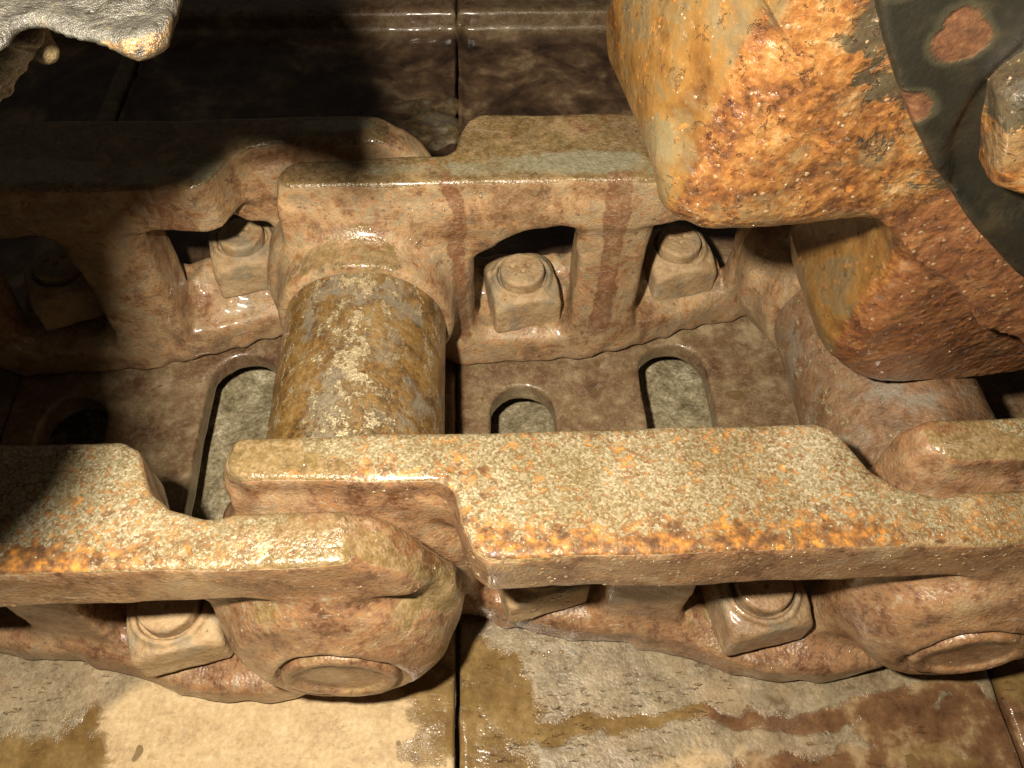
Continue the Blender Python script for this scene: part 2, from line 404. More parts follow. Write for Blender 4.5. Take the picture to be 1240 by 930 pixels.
def lump_mat():
    t = NT('crusted_grey_casting')
    mid = t.noise(260, 7, .7, .4); fine = t.noise(1300, 6, .7)
    col = t.ramp(t.add(t.mul(mid, .6), t.mul(fine, .4)), [(.35, (.010, .008, .006)), (.46, (.026, .024, .019)), (.57, (.045, .043, .035)), (.7, (.10, .07, .03))])
    edge = t.step(t.add(t.attr('edge'), t.mul(t.add(mid, -.5), .9)), .45, .65)
    col = t.mix(edge, col, t.ramp(fine, [(.35, (.05, .025, .008)), (.6, (.15, .09, .03))]))
    t.bump(t.add(mid, t.mul(fine, .5)), .0010)
    return t.out(col, t.fmix(fine, .2, .45), 0., coat=.3)

CAST = cast_mat(); SHOE = shoe_mat(); SPR = sprocket_mat(); BLK = black_mat(); BUSH = bushing_mat('rust_streaked_bushing_steel'); BUSH2 = bushing_mat('mud_filmed_bushing_steel', True)
NUT_DRY = nut_mat('dusty_nut', (.26, .15, .07), (.42, .29, .155), (.54, .41, .25), False)
NUT_WET = nut_mat('wet_nut', (.13, .075, .035), (.27, .17, .09), (.40, .29, .17), True)
MUD = mud_mat(); LUMP = lump_mat()

# ------------------------------------------------------------------ layout
PIN = .012; PITCH = .203; YC = .183; ZP = .053; H = .1135; SEAM = .0472

# ------------------------------------------------------------------ shoes
def ss(a, lo, hi):
    u = np.clip((a - lo) / (hi - lo), 0, 1); return u * u * (3 - 2 * u)
def shoe_sdf(X, Y, Z):
    top = (.0009 + .0028 * ss(Y, .20, .28)) * (1 - ss(X, .0015, .006))
    d = inter(inter(slab(X, .0008, PITCH - .0008), slab(Y, -.20, .566), .001), slab(Z, -.012, 0) - top * (Z > -.006), .0014)
    ledge = inter(inter(slab(X, .0008, PITCH - .0008), slab(Y, .518, .566), .001), slab(Z, -.012, .014), .004)
    d = smin(d, ledge, .006)
    def slot(x0, x1, y0, y1):
        r = (x1 - x0) / 2; cx = (x0 + x1) / 2
        qy = np.maximum(np.abs(Y - (y0 + y1) / 2) - ((y1 - y0) / 2 - r), 0)
        return np.sqrt((X - cx) ** 2 + qy ** 2) - r
    for a in ((.0145, .0442, .142, .2245), (.0870, .1185, .120, .2465)):
        d = smax(d, -slot(*a), .0015)
    # raised scale flakes and hollows
    d = d - .00035 * vnoise(X, Y, Z, .012, 1) - .00022 * vnoise(X, Y, Z, .005, 2) + 0 * Z
    n = vnoise(X, Y, 0 * Z, .05, 5)
    d = d - .0006 * n
    return d
def blob(V, pts, r, f):
    """field >.5 within a band r around a polyline, fading over f"""
    P = V[:, 0]; Q = V[:, 1]; d = np.full(len(V), 1e9, np.float32)
    for (a, b) in zip(pts[:-1], pts[1:]):
        ex, ey = b[0] - a[0], b[1] - a[1]
        t = np.clip(((P - a[0]) * ex + (Q - a[1]) * ey) / (ex * ex + ey * ey + 1e-12), 0, 1)
        d = np.minimum(d, np.hypot(P - a[0] - ex * t, Q - a[1] - ey * t))
    return np.clip(.5 + (r - d) / f, 0, 1)
def shoe_attrs(x_off, wets, reds, clays):
    def fn(V):
        Wd = V + np.array([x_off, 0, 0], np.float32)
        Wd = Wd + np.stack([.006 * vnoise(Wd[:, 0], Wd[:, 1], 0 * Wd[:, 0], .016, 51) + .003 * vnoise(Wd[:, 0], Wd[:, 1], 0 * Wd[:, 0], .006, 52), .005 * vnoise(Wd[:, 0], Wd[:, 1], 0 * Wd[:, 0], .014, 53) + .0025 * vnoise(Wd[:, 0], Wd[:, 1], 0 * Wd[:, 0], .005, 54), 0 * Wd[:, 0]], 1)
        w = np.zeros(len(V)); r = np.zeros(len(V)); c = np.zeros(len(V))
        for q in wets: w = np.maximum(w, blob(Wd, *q))
        for q in reds: r = np.maximum(r, blob(Wd, *q))
        for q in clays: c = np.maximum(c, blob(Wd, *q))
        inner = ss(V[:, 1], .104, .118)
        gr = ss(V[:, 1], .27, .30) * (1 - ss(V[:, 1], .505, .52))  # darker brown tone across the far band of each shoe
        return dict(wet=w, red=r, clay=c, inner=inner, far_dark=gr)
    return fn
def make_shoe(x_off, attrs, h=.0016):
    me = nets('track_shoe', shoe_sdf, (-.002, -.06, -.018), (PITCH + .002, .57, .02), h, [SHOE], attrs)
    return me

# wet, rust-red and clay patches, world XY
WET_L = [([(-.155, .062), (-.105, .066), (-.088, .071)], .010, .02), ([(.034, .085), (.040, .07)], .010, .012),
         ([(-.155, .052), (-.10, .05)], .012, .02)]
CLAY_L = [([(-.06, .075), (.0, .082), (.03, .075), (.02, .0), (-.06, .0)], .024, .02), ([(.042, .105), (.042, .09)], .007, .01),
          ([(-.03, .04), (.03, .04)], .03, .02), ([(-.09, .058), (-.05, .05)], .01, .02)]
WET_M = [([(.056, .092), (.066, .088), (.068, .078)], .012, .012), ([(.056, .08), (.060, .055), (.062, .03)], .013, .014),
         ([(.075, .070), (.11, .071), (.135, .074), (.19, .0725), (.215, .077), (.235, .085)], .0035, .008),
         ([(.205, .066), (.245, .068), (.245, .05)], .009, .01), ([(.15, .054), (.2, .057), (.245, .05)], .005, .01),
         ([(.235, .10), (.24, .06)], .008, .012)]
RED_M = [([(.15, .07), (.245, .07), (.245, .04), (.15, .05)], .013, .012)]
CLAY_M = [([(.12, .056), (.15, .060)], .002, .016)]
shoe_mid = obj('track_shoe', make_shoe(SEAM, shoe_attrs(SEAM, WET_M, RED_M, CLAY_M)), None, (SEAM, 0, 0),
    'wet scratched shoe plate in the middle, with one short and one long slot', 'track shoe', 'steel shoe plates of the crawler track')
shoe_left = obj('track_shoe', make_shoe(SEAM - PITCH, shoe_attrs(SEAM - PITCH, WET_L, [], CLAY_L)), None, (SEAM - PITCH, 0, 0),
    'shoe plate at left coated in pale clay with a brown puddle near its corner', 'track shoe', 'steel shoe plates of the crawler track')
shoe_right = obj('track_shoe', make_shoe(SEAM + PITCH, shoe_attrs(SEAM + PITCH, [([(.26, .0), (.26, .1)], .02, .02)], RED_M, []), .0025), None, (SEAM + PITCH, 0, 0),
    'dark steel shoe plate at the far right, only a corner showing beneath the sprocket', 'track shoe', 'steel shoe plates of the crawler track')

def shoe_lip_sdf(X, Y, Z):
    d = shoe_sdf(X, Y, Z)
    return smin(d, inter(inter(slab(X, PITCH - .0115, PITCH - .0010), slab(Y, .28, .52), .001), slab(Z, -.01, .0055), .0016), .002)
def lip_attrs(V):
    a = shoe_attrs(SEAM - 2 * PITCH, [], [], [])(V)
    a['far_dark'] = a['far_dark'] * (1 - .75 * ss(V[:, 0], PITCH - .013, PITCH - .011)); a['clay'] = 0 * V[:, 0]
    return a
obj('track_shoe', nets('track_shoe', shoe_lip_sdf, (.10, .18, -.018), (PITCH + .002, .57, .02), .0017, [SHOE], lip_attrs), None, (SEAM - 2 * PITCH, 0, 0),
    'dark shoe plate edge with a raised lip under the grey casting, upper left', 'track shoe', 'steel shoe plates of the crawler track')

# ------------------------------------------------------------------ ground seen through the holes
def ground_mesh():
    n = 150; xs = np.linspace(-.6, .8, n * 2); ys = np.linspace(-.5, 1.1, n * 2)
    G = np.stack(np.meshgrid(xs, ys, indexing='ij'), -1).reshape(-1, 2).astype(np.float32)
    z = -.034 + .004 * vnoise(G[:, 0], G[:, 1], 0 * G[:, 0], .02, 3) + .002 * vnoise(G[:, 0], G[:, 1], 0 * G[:, 0], .008, 4)
    V = np.column_stack([G, z]); N = len(ys)
    i = np.arange((len(xs) - 1))[:, None] * N + np.arange(N - 1)[None]
    Qd = np.stack([i, i + N, i + N + 1, i + 1], -1).reshape(-1, 4)
    return raw_mesh('ground', V, Qd, [MUD])
obj('ground', ground_mesh(), kind='structure')

# ------------------------------------------------------------------ links
INNER = [(-.027, .0535), (.146, .0535), (.151, .0565), (.154, .062), (.158, .070), (.164, .0755), (.174, .079), (.222, .0795), (.232, .083), (.235, .090),
         (.228, .0945), (.200, .0945), (.048, .0942), (.0435, .0905), (.0405, .083), (.038, .0735), (.034, .0705), (.0, .0690), (-.020, .068), (-.029, .063)]
PROFILE = [(-.024, .1135), (.212, .1135), (.222, .108), (.232, .096), (.2405, .080), (.243, .064), (.241, .050), (.236, .034), (.225, .021), (.206, .0135),
           (.192, .008), (.182, .0), (.032, .0), (.030, .006), (.018, .0095), (.0, .0095), (-.020, .0145), (-.0345, .026), (-.0425, .040), (-.0445, .058), (-.037, .090), (-.030, .107)]
WIN1 = [(.0458, .030), (.0458, .054), (.0485, .069), (.0553, .0795), (.0666, .0865), (.0795, .0884), (.0840, .0875), (.0865, .082), (.0870, .030), (.083, .0225), (.050, .0225)]
WIN2 = [(.1165, .030), (.1165, .072), (.118, .083), (.125, .088), (.140, .086), (.152, .078), (.160, .062), (.1625, .040), (.158, .0225), (.119, .0225)]
FOOT = [(.031, .0535), (.085, .0570), (.127, .066), (.175, .080), (.200, .084), (.203, .094), (.19, .0975), (.171, .0995), (.147, .0985), (.13, .0925), (.118, .087), (.1, .0822),
        (.081, .081), (.0655, .0773), (.05, .0705), (.034, .066)]
WEB = [(-.027, .0535), (.103, .0535), (.116, .0570), (.134, .0655), (.152, .0715), (.172, .0765), (.180, .079), (.200, .0795), (.200, .088), (.170, .089), (.128, .084), (.105, .080), (.085, .0765), (.060, .073), (.040, .070), (-.027, .068)]
def link_sdf(X, Y, Z, near=True):
    """X along the chain from the left pin, Y = distance outward from the track's centre line, Z up"""
    prof = poly2d(X, Z, PROFILE)
    railtop = poly2d(X, Y, INNER)
    sag = 0.0
    rail = inter(railtop, slab(Z, .089, H + .0), .0019)
    under = smax(poly2d(X, Y, INNER) + .002, slab(Z, .078, .097), .004)            # fillet beneath the flange
    web = smax(poly2d(X, Y, WEB), slab(Z, .004, .100), .004)
    d = smin(rail, web, .007)
    foot = inter(poly2d(X, Y, FOOT), slab(Z, 0, .0175), .004)
    d = smin(d, foot, .008)
    # inboard boss round the bushing
    r0 = np.sqrt(X ** 2 + (Z - ZP) ** 2)
    b0 = inter(r0 - .0435, slab(Y, .0535, .0735), .005)
    d = smin(d, b0, .008)
    col = inter(r0 - .0378 + .14 * (.0535 - Y), slab(Y, .0355, .060), .0022)
    if not near: d = smin(d, col, .008)
    # outboard pin boss
    r1 = np.sqrt((X - PITCH) ** 2 + (Z - ZP) ** 2)
    b1 = inter(r1 - (.0395 - .30 * np.clip(Y - .078, 0, .03)), slab(Y, .0765, .1010), .006)
    d = smin(d, b1, .008)
    neck = inter(inter(slab(X, .180, .246), slab(Z, .03, .12), .001) + 0 * Y, slab(Y, .0790, .0895), .004)
    d = smin(d, neck, .006)
    r1 = np.sqrt((X - PITCH) ** 2 + (Z - ZP + .0045) ** 2)
    ring = inter(r1 - .0245, slab(Y, .09, .1040), .0050)
    d = smin(d, ring, .010)
    d = smax(d, prof, .005)
    d = smax(d, -(np.maximum(r1 - .0200, .1025 - Y)), .0035)                          # counterbore of the pin
    # windows above the nuts
    for Wp in (WIN1, WIN2):
        d = smax(d, -(poly2d(X, Z, Wp) + 0 * Y), .004)
    # pockets where the nuts sit on the foot (open outward)
    for cx in (.0655, .1425):
        pk = inter(slab(X, cx - .0205, cx + .0205), slab(Z, .0215, .074), .006)
        pk = inter(pk + 0 * Y, slab(Y, .050 if cx < .1 else .064, .120), .004)
        d = smax(d, -pk, .005)
    if not near:      # packed earth round the nuts of the far links
        e = Z - (.0215 + .012 * ss(Y, .066, .090) + .003 * vnoise(X, Y, 0 * Z, .011, 12) + .0012 * vnoise(X, Y, Z, .004, 13) + .010 * (1 - ss(np.abs(X - .0655), .018, .026)) * 0)
        e = smax(smax(e, slab(X, .040, .160), .003), np.maximum(.0585 + .018 * ss(X, .100, .150) - Y, Y - .095), .004)
        d = smin(d, e, .005)
    d = d - .0010 * (1 - ss(Z, .004, .014)) * vnoise(X, Y, 0 * Z, .0065, 8)
    top = ss(Z, .108, .1125)
    d = d - (1 - top * .75) * (.0006 * vnoise(X, Y, Z, .018, 1) + .00028 * vnoise(X, Y, Z, .007, 2) + .00016 * vnoise(X, Y, Z, .0035, 4)) - .0004 * vnoise(X, Y, Z, .03, 6)
    return d
def link_attrs(near):
    def fn(V):
        x, s, z = V[:, 0], V[:, 1], V[:, 2]
        top = ss(z, H - .0030, H - .0019)
        e = -poly2d(x, s, INNER)
        if near:
            body = np.clip(.62 + e / .004, 0, 1)
            wv = x + .012 * vnoise(x, s, 0 * x, .011, 21) + .005 * vnoise(x, s, 0 * x, .004, 22)
            body = body * ss(wv, -.010, .010) * (1 - ss(wv, .188, .214))
            wear = top * body * .95
            # recess band between the inboard tongue and the shoulder, brown
            rust = np.clip(ss(s, .0800, .0915) * 1.0, 0, 1) * (1 - .6 * ss(x, .13, .2)) + .5 * (1 - ss(np.hypot(x - .040, s - .076), .004, .016)) + .5 * (1 - ss(np.abs(s - .067), .0, .004)) * (x < .05)
            stripe = 0 * x
            wear = wear * (1 - .45 * ss(x, .12, .17) * ss(s, .05, .06))
        else:
            wear = 0 * x
            rust = 0 * x + .2
            sw = s + .0018 * vnoise(x, s, 0 * x, .02, 41) + .0009 * vnoise(x, s, 0 * x, .006, 42)
            stripe = top * np.clip(.5 + (.0050 + .002 * ss(x, .03, .07) - np.abs(sw - .0605 - .002 * ss(x, .03, .07))) / .006, 0, 1) * ss(x + .006 * vnoise(x, s, 0 * x, .01, 43), -.006, .006) * (.75 + .25 * vnoise(x, s, 0 * x, .03, 44))
            stripe = np.maximum(stripe, top * np.clip(.5 + (.004 - np.abs(s - .087)) / .004, 0, 1) * ss(x, .18, .185) * (1 - ss(x, .205, .215)))
        stain = 0 * x
        if near:
            olive = np.maximum(top * .9, ss(x, .212, .222) * ss(z, .060, .078) * ss(.0935 - s, .0, .004))
        else:
            olive = ss(z, H - .0032, H - .0018)
            for cx, w in ((.0385, .0030), (.1005, .0045)):
                xx = x + .0022 * vnoise(x, s, z, .016, 31) + .0010 * vnoise(x, s, z, .005, 32)
                stain = np.maximum(stain, np.clip(.5 + (w - np.abs(xx - cx)) / .0025, 0, 1) * (s < .060) * ss(z, .012, .03))
        return dict(dust=0 * x + (.0 if near else 1.), wear=wear, rust=np.clip(rust, 0, 1), stripe=stripe, olive=olive, stain=stain)
    return fn
lb = ((-.049, .0335, -.003), (.248, .111, .1165))
near_mesh = nets('track_link', link_sdf, lb[0], lb[1], .00105, [CAST], link_attrs(True), flip_y=0.)
far_mesh = nets('track_link', lambda X, Y, Z: link_sdf(X, Y, Z, False), lb[0], lb[1], .00115, [CAST], link_attrs(False))

def lathe(profile, axis_y=True, n=64):
    V = []; P = len(profile)
    for (r, y) in profile:
        for k in range(n):
            a = 2 * math.pi * k / n
            V.append((r * math.cos(a), y, r * math.sin(a)))
    Q = []
    for i in range(P - 1):
        for k in range(n):
            k2 = (k + 1) % n
            Q.append((i * n + k, i * n + k2, (i + 1) * n + k2, (i + 1) * n + k))
    return np.array(V, np.float32), np.array(Q)

def pin_sdf(X, Y, Z):
    r = np.sqrt(X ** 2 + Z ** 2)
    d = inter(r - .0188, slab(Y, -.0005, .0135), .0022)
    d = smax(d, -(np.maximum(r - .0140, .0118 - Y)), .002)
    return d - .0005 * vnoise(X, Y, Z, .009, 2) - .0003 * vnoise(X, Y, Z, .004, 3)
pin_mesh_n = nets('pin_end', pin_sdf, (-.022, -.003, -.022), (.022, .017, .022), .0007, [CAST], lambda V: dict(wear=0 * V[:, 0]), flip_y=0.)
pin_mesh_f = nets('pin_end', pin_sdf, (-.022, -.003, -.022), (.022, .017, .022), .0014, [CAST], lambda V: dict(wear=0 * V[:, 0]))

links = []
near_lab = {0: 'middle link of the near rail, pitted shiny top with an orange rusty edge',
            -1: 'left link of the near rail, half in shadow, ending in a big round pin boss',
            1: 'right link of the near rail, olive wet tongue under the sprocket at the edge'}
far_lab = {0: 'middle link of the far rail, tan face with the bushing and two nut windows',
           -1: 'left link of the far rail lying mostly in black shadow',
           1: 'right link of the far rail, mostly hidden behind the rusty sprocket'}
for k in (0, -1, 1):
    for side in ('near', 'far'):
        y = YC
        lk = obj('track_link', near_mesh if side == 'near' else far_mesh, None, (PIN + k * PITCH, y, 0),
                 (near_lab if side == 'near' else far_lab)[k], 'track link', 'forged links of the crawler track chain')
        sy = -1 if side == 'near' else 1
        pe = obj('pin_end', pin_mesh_n if side == 'near' else pin_mesh_f, lk, (PITCH, sy * .0925, ZP - .0045))
        links.append(lk)

# ------------------------------------------------------------------ bushings
def bushing_sdf(X, Y, Z):
    r = np.sqrt(X ** 2 + Z ** 2)
    d = inter(r - .0325, slab(Y, -.0545, .0545), .0015)
    return d - .00025 * vnoise(X, Y, Z, .012, 2) - .00012 * vnoise(X, Y, Z, .004, 3)
bush_mesh = nets('track_bushing', bushing_sdf, (-.036, -.058, -.036), (.036, .058, .036), .0009, [BUSH],
                 lambda V: dict(wear=np.clip(1 - np.abs(V[:, 0] - .002) / .020, 0, 1) * (V[:, 2] > 0)))  # wear mask also paints the pale highlight along the crown
b1 = obj('track_bushing', bush_mesh, None, (PIN, YC, ZP), 'rust streaked steel bushing between the two rails at left, pale worn streak with a painted highlight along its top', 'bushing', 'round bushings between the rails')
bm2 = bush_mesh.copy(); bm2.materials.clear(); bm2.materials.append(BUSH2)
b2 = obj('track_bushing', bm2, None, (PIN + PITCH, YC, ZP), 'brown steel bushing between the rails, partly covered by the sprocket tooth', 'bushing', 'round bushings between the rails')

# ------------------------------------------------------------------ nuts
def nut_sdf(X, Y, Z):
    q = inter(slab(X, -.0154, .0154), slab(Y, -.0152, .0152), .0022)
    d = inter(q + 0 * Z, slab(Z, 0, .0195), .0009)
    r = np.sqrt(X ** 2 + Y ** 2)
    d = smax(d, np.sqrt(X ** 2 + Y ** 2 + (Z + .004) ** 2) - .0278, .002)
    d = smin(d, inter(r - .0135, slab(Z, .015, .0212), .0012), .0015)
    d = smax(d, -(np.maximum(r - .0112, .0185 - Z)), .001)
    return d - .00028 * vnoise(X, Y, Z, .006, 1) - .00015 * vnoise(X, Y, Z, .003, 2)
def stud_sdf(X, Y, Z):
    r = np.sqrt(X ** 2 + Y ** 2)
    d = inter(r - .0100, slab(Z, .0, .0215), .0012)
    for (cx, cy, cr) in ((.003, .002, .0012), (-.004, .0025, .0010), (.0, -.0015, .0008)):
        d = smax(d, -(np.maximum(np.sqrt((X - cx) ** 2 + (Y - cy) ** 2) - cr, .0202 - Z)), .0006)
    return d - .0002 * vnoise(X, Y, Z, .004, 1)
nut_meshes = {m: nets('track_nut', nut_sdf, (-.019, -.019, -.002), (.019, .019, .024), .0007, [m]) for m in (NUT_DRY, NUT_WET)}
stud_meshes = {m: nets('bolt_end', stud_sdf, (-.013, -.013, -.002), (.013, .013, .024), .0007, [m]) for m in (NUT_DRY, NUT_WET)}
NUTS = [  # link, local x, side, rotation, wet, extra tilt, label
    (-1, .0655, 'near', 8, 1, 'nut beneath the near rail at the far left, out of sight behind the flange'),
    (-1, .1425, 'near', 12, 0, 'cream coated square nut beneath the near rail, beside the big pin boss at left'),
    (0, .0655, 'near', 14, 0, 'square nut peeking from under the rusty front corner of the middle near rail'),
    (0, .1425, 'near', 10, 1, 'wet brown square nut in the near rail window, under the orange edge at right'),
    (-1, .0655, 'far', 20, 0, 'large nut in deep shadow at the left edge under the far rail'),
    (-1, .1425, 'far', 14, 0, 'dusty nut with a two-dimpled bolt end, left of the bushing in the far rail'),
    (0, .0660, 'far', 10, 0, 'tan square nut in the arched window right of the bushing'),
    (0, .1395, 'far', 12, 0, 'dusty square nut half shaded by the sprocket tooth in the far rail'),
    (1, .0655, 'near', 5, 1, 'nut beneath the right end of the near rail'),
    (1, .0655, 'far', 5, 0, 'nut in the far rail behind the sprocket')]
for k, lx, side, rot, wet, lab in NUTS:
    if k == 1 or (k == -1 and lx < .1 and side == 'near'):
        continue
    m = NUT_WET if wet else NUT_DRY
    first = lx < .1
    s = (.0730 if first else .0890) if side == 'far' else (.0640 if first else .0790)
    y = YC + s if side == 'far' else YC - s
    o = obj('track_nut', nut_meshes[m], None, (PIN + k * PITCH + lx, y, .0212), lab, 'nut', 'square nuts bolting the links to the shoes')
    if side == 'near':
        o.location = (o.location[0], o.location[1] + .0015, o.location[2] + .0015)
    if k == -1 and side == 'far':
        o.location = (o.location[0], o.location[1] + .004, o.location[2] + .006)
    o.rotation_euler = (0, 0, math.radians(rot))
    c = obj('bolt_end', stud_meshes[m], o, (0, 0, .003))

# ------------------------------------------------------------------ sprocket
SC = np.array([.357, .363])
def pol(r, a):
    a = math.radians(a); return (SC[0] - r * math.cos(a), SC[1] - r * math.sin(a))
TEETH = [pol(.20, -14), pol(.272, -3), pol(.272, 6), pol(.284, 11), pol(.305, 14.5), pol(.318, 17), pol(.321, 24), pol(.3215, 31), pol(.3205, 35), pol(.3155, 37.2), pol(.3085, 38.8),
         pol(.300, 40.3), pol(.288, 42.3), pol(.279, 43.8), pol(.2735, 45.2), pol(.2735, 47), pol(.2775, 48.8), pol(.286, 50.3), pol(.300, 52.0), pol(.3125, 53.4), pol(.319, 55),
         pol(.3215, 58), pol(.3225, 68), pol(.321, 75), pol(.316, 78), pol(.300, 81), pol(.280, 84), pol(.272, 88), pol(.275, 93), pol(.285, 96), pol(.2, 100)]
def plane3(a, b, c, inside):
    a, b, c = map(np.array, (a, b, c)); n = np.cross(b - a, c - a); n = n / np.linalg.norm(n); k = n.dot(a)
    if n.dot(np.array(inside)) - k > 0: n, k = -n, -k
    return n, k
def unproj_y(px, py, y):
    v = np.array([(px - 620) / 1002., -(py - 465) / 1002., -1.]); r = ROT @ v
    return np.array(CAM) + (y - CAM[1]) / r[1] * r
PA = plane3(unproj_y(930, 10, .150), unproj_y(812, 250, .150), unproj_y(740, 90, .197), (.2, .2, .25))
PB = plane3(unproj_y(1020, 425, .150), unproj_y(1150, 352, .150), unproj_y(1245, 440, .170), (.25, .2, .25))
def spr_sdf(X, Y, Z):
    d2 = poly2d(X, Z, TEETH) + 0 * Y
    d = inter(d2, slab(Y, .1495, .216), .010) - .0022
    r = np.sqrt((X - SC[0]) ** 2 + (Z - SC[1]) ** 2)
    lf = ss(r, .276, .281)
    for n, k in (PA, PB):
        d = smax(d, X * n[0] + Y * n[1] + Z * n[2] - k - .0045, .024)
    # raised hub-side step
    a = np.degrees(np.arctan2(SC[1] - Z, SC[0] - X))
    step = (r - (.2765 + .003 * np.sin(a * .35)))
    d = smax(d, -(np.maximum(.2785 + .0035 * np.sin(np.radians(a) * 9.) - r, Y - .1535) * -1) * 1 if False else d, .001)
    d = smin(d, np.maximum(np.maximum(r - (.2745 + .004 * vnoise(X, 0 * Y, Z, .02, 9)), .1482 - Y), Y - .16), .0022)
    amp = 1 - .6 * ss(Y, .16, .175)
    d = d - amp * (.0014 * vnoise(X, Y, Z, .022, 1) + .0004 * vnoise(X, Y, Z, .007, 2) + .00022 * vnoise(X, Y, Z, .0032, 3) + .00016 * vnoise(X, Y, Z, .0016, 5))
    return d
def spr_attrs(V):
    x, y, z = V[:, 0], V[:, 1], V[:, 2]
    r = np.hypot(x - SC[0], z - SC[1]); a = np.degrees(np.arctan2(SC[1] - z, SC[0] - x))
    pa = x * PA[0][0] + y * PA[0][1] + z * PA[0][2] - PA[1]
    pb = x * PB[0][0] + y * PB[0][1] + z * PB[0][2] - PB[1]
    e2 = poly2d(x, z, TEETH)
    wear = np.maximum(ss(pa, -.005, .000) * (a < 42), ss(e2, -.004, -.001) * ss(y, .1545, .162))
    low = ss(pb, -.012, -.003) * (a > 44)
    paint = np.clip(.5 + (.2660 - r) / .022, 0, 1) * .72
    paint = paint * (1 - .35 * low)
    return dict(wear=wear, low=low, paint=paint)
spr = obj('drive_sprocket', nets('drive_sprocket', spr_sdf, (.070, .144, .084), (.300, .220, .345), .0011, [SPR], spr_attrs), None, (0, 0, 0),
          'big pitted orange rusty sprocket with blunt teeth and a black painted hub, upper right', 'sprocket')
# hub plate
def plate_sdf(X, Y, Z):
    r = np.sqrt((X - SC[0]) ** 2 + (Z - SC[1]) ** 2)
    d = inter(r - .2572, slab(Y, .1430, .156), .0010)
    for q in ((unproj_y(1340, 138, .1430), .030),):
        rr = np.sqrt((X - q[0][0]) ** 2 + (Z - q[0][2]) ** 2)
        d = smax(d, -(inter(rr - q[1], slab(Y, .1, .1452), .001)), .004)
    return d - .0004 * vnoise(X, Y, Z, .02, 1) - .00022 * vnoise(X, Y, Z, .006, 2)
obj('hub_plate', nets('hub_plate', plate_sdf, (.098, .139, .104), (.300, .158, .345), .0013, [BLK]), spr)
hb = unproj_y(1340, 138, .137)
def hex_sdf(X, Y, Z):
    d = None
    for k in range(6):
        a = math.radians(k * 60 + 22)
        e = X * math.cos(a) + Z * math.sin(a) - .0205
        d = e if d is None else smax(d, e, .0007)
    d = smax(d + 0 * Y, slab(Y, -.004, .014), .0012)
    d = smax(d, np.sqrt(X ** 2 + (Y - .022) ** 2 + Z ** 2) - .032, .002)
    return d - .0004 * vnoise(X, Y, Z, .008, 1)
obj('hub_bolt', nets('hub_bolt', hex_sdf, (-.028, -.012, -.028), (.028, .018, .028), .0009, [SPR], lambda V: dict(wear=0 * V[:, 0], low=0 * V[:, 0], paint=ss(V[:, 2], -.010, .004) * .6 + .25)), spr, tuple(hb))

# ------------------------------------------------------------------ crusted casting at upper left, near the camera; unseen rest shaped to block the flash
def ray(px, py):
    return ROT @ np.array([(px - 620) / 1002., -(py - 465) / 1002., -1.])
ZB = .255
def onplane(px, py, z=None):
    z = ZB if z is None else z
    r = ray(px, py); t = (z - CAM[2]) / r[2]; p = np.array(CAM) + t * r; return (p[0], p[1])
def shadow_src(px, py, z):
    """where on the plane ZB the ray from the lamp to the surface point under (px,py) passes"""
    r = ray(px, py); t = (z - CAM[2]) / r[2]; P = np.array(CAM) + t * r; Lp = np.array(LAMP)
    k = (ZB - LAMP[2]) / (P[2] - LAMP[2]); q = Lp + (P - Lp) * k; return (q[0], q[1])
ZB = .255
OUT = [onplane(*p) for p in [(212, -60), (214, 0), (204, 22), (192, 38), (176, 47), (158, 50), (140, 47), (120, 41), (95, 36), (72, 33), (58, 26), (44, 20), (28, 19), (14, 24), (6, 38), (-30, 60)]]
OUT += [shadow_src(*p) for p in [(275, 226, .1135), (205, 262, .09), (170, 300, .07), (165, 380, .04), (170, 450, .0), (140, 530, .1135), (95, 610, .1135), (15, 690, .1135)]]  # out-of-view outline, traced back from the shade wanted at left
OUT += [(-.11, .030), (-.13, .09), (-.10, .175), (.0, .178)]
def lump_sdf(X, Y, Z):
    d = inter(poly2d(X, Y, OUT), slab(Z, ZB - .0028, ZB), .0012)
    return d - .0009 * vnoise(X, Y, Z, .009, 1) - .0005 * vnoise(X, Y, Z, .0035, 2) - .0003 * vnoise(X, Y, Z, .0018, 3) * (X > -.03)
casting = obj('guard_casting', nets('guard_casting', lump_sdf, (-.135, .025, ZB - .010), (.030, .182, ZB + .006), .0009, [LUMP],
        lambda V: dict(edge=np.clip(1.0 + poly2d(V[:, 0], V[:, 1], OUT) / .0012, 0, 1) * .55)), None, (0, 0, 0),
        'crusted grey casting hanging close overhead at the upper left corner, out of focus, its unseen rest shaped to shade the left side', 'casting')
def seg_sdf(a, b, ra, rb):
    a = np.array(a, np.float32); b = np.array(b, np.float32); e = b - a; L2 = float(e.dot(e))
    def f(X, Y, Z):
        t = np.clip(((X - a[0]) * e[0] + (Y - a[1]) * e[1] + (Z - a[2]) * e[2]) / L2, 0, 1)
        return np.sqrt((X - a[0] - e[0] * t) ** 2 + (Y - a[1] - e[1] * t) ** 2 + (Z - a[2] - e[2] * t) ** 2) - (ra + (rb - ra) * t)
    return f
q0 = onplane(34, 42, .248); q1 = onplane(-22, 108, .238)
f1 = seg_sdf((*q0, .248), (*q1, .238), .0022, .0030)
def stub_sdf(X, Y, Z):
    return f1(X, Y, Z) - .0006 * vnoise(X, Y, Z, .003, 1) - .0003 * vnoise(X, Y, Z, .0014, 2)
lo_ = (min(q0[0], q1[0]) - .006, min(q0[1], q1[1]) - .006, .230); hi_ = (max(q0[0], q1[0]) + .006, max(q0[1], q1[1]) + .006, .255)
STUB = nut_mat('crusted_yellow_brown_steel', (.03, .016, .008), (.08, .055, .025), (.16, .13, .07), True)
obj('stub_arm', nets('stub_arm', stub_sdf, lo_, hi_, .0006, [STUB]), casting)
q2 = onplane(47, 48, .246)
